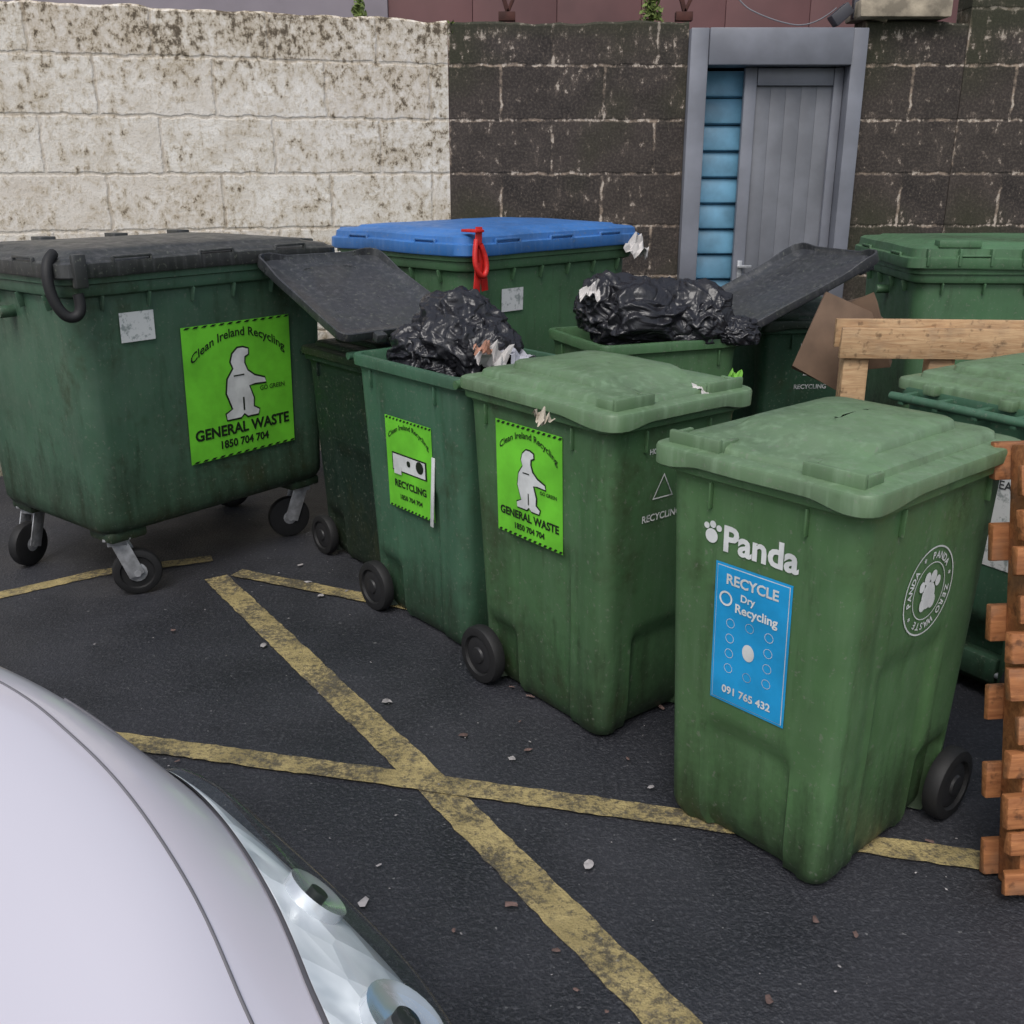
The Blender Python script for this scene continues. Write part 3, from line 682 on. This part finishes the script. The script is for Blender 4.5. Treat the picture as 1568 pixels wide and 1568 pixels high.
ST=[
(0.0,[0,.20,.33,.46,.50,.49,.45],[.60,.60,.59,.56,.42,.30,.20]),
(0.06,[0,.22,.38,.56,.60,.59,.52],[.67,.67,.655,.60,.44,.3,.18]),
(0.14,[0,.24,.42,.645,.68,.67,.6],[.73,.728,.71,.63,.45,.3,.17]),
(0.22,[0,.25,.45,.70,.74,.72,.66],[.78,.775,.755,.65,.46,.3,.17]),
(.31,[0,.27,.49,.745,.785,.77,.70],[.82,.815,.80,.67,.48,.3,.17]),
(.46,[0,.32,.577,.79,.83,.82,.76],[.875,.87,.855,.71,.5,.3,.17]),
(.64,[0,.36,.66,.83,.86,.85,.80],[.92,.915,.895,.755,.52,.3,.17]),
(.80,[0,.39,.71,.848,.87,.86,.82],[.95,.945,.925,.79,.54,.3,.17]),
(.97,[0,.4,.745,.858,.875,.87,.83],[.975,.97,.95,.82,.55,.3,.17]),
(1.28,[0,.42,.77,.865,.88,.875,.84],[1.0,.995,.975,.87,.56,.3,.17]),
(1.65,[0,.38,.68,.87,.885,.875,.84],[1.24,1.23,1.19,.91,.57,.3,.17]),
(2.0,[0,.35,.60,.87,.885,.875,.84],[1.43,1.42,1.37,.93,.58,.3,.17]),
(2.5,[0,.35,.60,.87,.885,.875,.84],[1.48,1.47,1.42,.95,.58,.3,.17]),
(3.2,[0,.34,.58,.87,.885,.875,.84],[1.46,1.45,1.40,.97,.58,.3,.17]),
(3.7,[0,.33,.56,.84,.87,.86,.82],[1.36,1.35,1.30,.99,.6,.3,.17]),
(4.05,[0,.33,.58,.79,.83,.82,.78],[1.02,1.02,1.0,.94,.6,.32,.2]),
(4.2,[0,.3,.55,.70,.74,.73,.70],[.9,.9,.88,.85,.6,.34,.24])]
def cr(p0,p1,p2,p3,t):
    return .5*((2*p1)+(-p0+p2)*t+(2*p0-5*p1+4*p2-p3)*t*t+(-p0+3*p1-3*p2+p3)*t**3)
def crv(arr,u):
    n=len(arr); i=min(int(u),n-2); f=u-i
    return cr(arr[max(i-1,0)],arr[i],arr[i+1],arr[min(i+2,n-1)],f)
def Suv(u,c,side=1):
    i=min(int(u),len(ST)-2); f=u-i
    rows=[ST[max(i-1,0)],ST[i],ST[i+1],ST[min(i+2,len(ST)-1)]]
    s=cr(*[r[0] for r in rows],f)
    y=cr(*[crv(r[1],c) for r in rows],f); z=cr(*[crv(r[2],c) for r in rows],f)
    return Vector((-s,y*side,z))
def s2u(s):
    for i in range(len(ST)-1):
        if s<=ST[i+1][0]: return i+(s-ST[i][0])/(ST[i+1][0]-ST[i][0])
    return len(ST)-1
def Sn(u,c,side=1,off=0):
    p=Suv(u,c,side); e=.02
    a=Suv(u+e,c,side)-Suv(max(0,u-e),c,side); b=Suv(u,min(6,c+e),side)-Suv(u,max(0,c-e),side)
    n=a.cross(b)*side
    if n.length<1e-9: n=Vector((0,0,1))
    n.normalize()
    if n.z<0 and c<3.6: n=-n
    return p+n*off
car=root('parked_car',(-.214,.321,0),R(-25))
NU,NC=6,5
V=[];F=[];fm=[]
cols=[-6+k/NC for k in range(12*NC+1)]
us=[k/NU for k in range((len(ST)-1)*NU+1)]
for u in us:
    for c_ in cols: V.append(Suv(u,abs(c_),-1 if c_<0 else 1))
nc=len(cols)
for i in range(len(us)-1):
    for j in range(nc-1):
        F.append((i*nc+j,(i+1)*nc+j,(i+1)*nc+j+1,i*nc+j+1))
        um=(us[i]+us[i+1])/2; cm=abs((cols[j]+cols[j+1])/2); m=0
        if 9.15<um<11 and cm<1.85: m=1
        if 13.95<um<14.9 and cm<1.7: m=1
        if 10.3<um<13.9 and 2.15<cm<2.95 and not 11.9<um<12.05: m=1
        fm.append(m)
F.append(tuple(range(nc))); F.append(tuple((len(us)-1)*nc+k for k in range(nc))[::-1])
fm+= [0,0]
mobj('body',V,F,PAINT,car,True,fm,[PAINT,CGL])
for sd in(1,-1):
    tube('bonnet_gap',[tuple(Sn(s2u(.1+.04*k),2.0,sd,-.0005)) for k in range(30)],.0026,GAP,car)
    tube('lamp_gap',[tuple(Sn(s2u(.70+.03*k),2.95-.06*k,sd,.000)) for k in range(9)],.003,GAP,car)
    def patch(name,mat,o_in,o_mid,bulge=0,grow=0):
        V=[];F=[];nu,nv=40,18
        for i in range(nu+1):
            a=i/nu; s=.06-grow*.3+(.70+grow*.6)*a
            w=(1-a**2.0)**.7 if a<1 else 0
            w=w*sst(-.02,.10,a)**.5
            cmid=3.0-.10*a
            ci=lerp(cmid,2.27+.16*a-grow,w); co=lerp(cmid,3.26+grow,w)
            for j in range(nv+1):
                b=j/nv; e=min(1,4*b*(1-b)*1.6)*min(1,6*a)*min(1,6*(1-a))
                V.append(Sn(s2u(s),lerp(ci,co,b),sd,o_in+(o_mid-o_in)*e**.5))
        for i in range(nu):
            for j in range(nv):
                k=i*(nv+1)+j; F.append((k,k+1,k+nv+2,k+nv+1))
        return mobj(name,V,F,mat,car,True)
    patch('headlamp_seal',GAP,.0015,.002,0,.03)
    patch('headlamp_reflector',REFL,.0035,.007); patch('headlamp_lens',LENS,.005,.030)
    for s_,c_,r_ in((.22,2.72,.062),(.42,2.76,.048)):
        p=Sn(s2u(s_),c_,sd,.004); q=Sn(s2u(s_),c_,sd,.022)
        cyl('headlamp_bowl',p,q,r_,CHR,car,28,[(0,r_),(1,r_),(.9,r_*.85),(.5,r_*.5),(.45,r_*.2),(.9,r_*.12)])
        cyl('headlamp_bulb_shroud',p,Sn(s2u(s_),c_,sd,.024),r_*.3,BLK,car,20)
    for s_ in(.75,3.35):
        cyl('tyre',(-s_,sd*.70,.31),(-s_,sd*.895,.31),.31,RUBBER,car,40,[(0,.29),(.1,.31),(.9,.31),(1,.28),(1,.21)])
        cyl('alloy_wheel',(-s_,sd*.8,.31),(-s_,sd*.9,.31),.2,STEEL,car,20)
    boxes('door_mirror',[((-1.55,sd*.98,1.0),(.1,.2,.13))],PAINT,car,.03)
boxes('grille',[((-.0,0,.50),(.03,.62,.10))],BLK,car,.01)
boxes('number_plate',[((.018,0,.38),(.01,.52,.11))],WHITE,car,.003)

# ---------------------------------------------------------------- light & camera
w=bpy.data.worlds.new('World'); scene.world=w; w.use_nodes=True
nt=w.node_tree; bg=nt.nodes['Background']
sky=nt.nodes.new('ShaderNodeTexSky'); sky.sky_type='NISHITA'; sky.sun_disc=False
EL,AZ=54,196
sky.sun_elevation=R(EL); sky.sun_rotation=R(AZ); sky.air_density=1.0; sky.dust_density=3.0
hs=nt.nodes.new('ShaderNodeHueSaturation'); hs.inputs['Saturation'].default_value=.55
nt.links.new(sky.outputs[0],hs.inputs['Color']); nt.links.new(hs.outputs[0],bg.inputs[0]); bg.inputs[1].default_value=.15
sl=bpy.data.lights.new('Sun','SUN'); sl.energy=1.5; sl.angle=R(32); sl.color=(1,.98,.95)
so=bpy.data.objects.new('sun',sl); COL.objects.link(so)
d=Vector((math.sin(R(AZ))*math.cos(R(EL)),math.cos(R(AZ))*math.cos(R(EL)),math.sin(R(EL))))
so.rotation_euler=d.to_track_quat('Z','Y').to_euler(); so.location=(0,-3,6)
cd=bpy.data.cameras.new('Camera'); cd.lens=36; cd.sensor_width=36; cd.clip_start=.02; cd.clip_end=1000
cam=bpy.data.objects.new('Camera',cd); COL.objects.link(cam); cam.location=(0,0,1.7); cam.rotation_euler=(R(71.5),0,0)
scene.camera=cam
scene.view_settings.view_transform='Standard'; scene.view_settings.look='None'; scene.view_settings.exposure=0
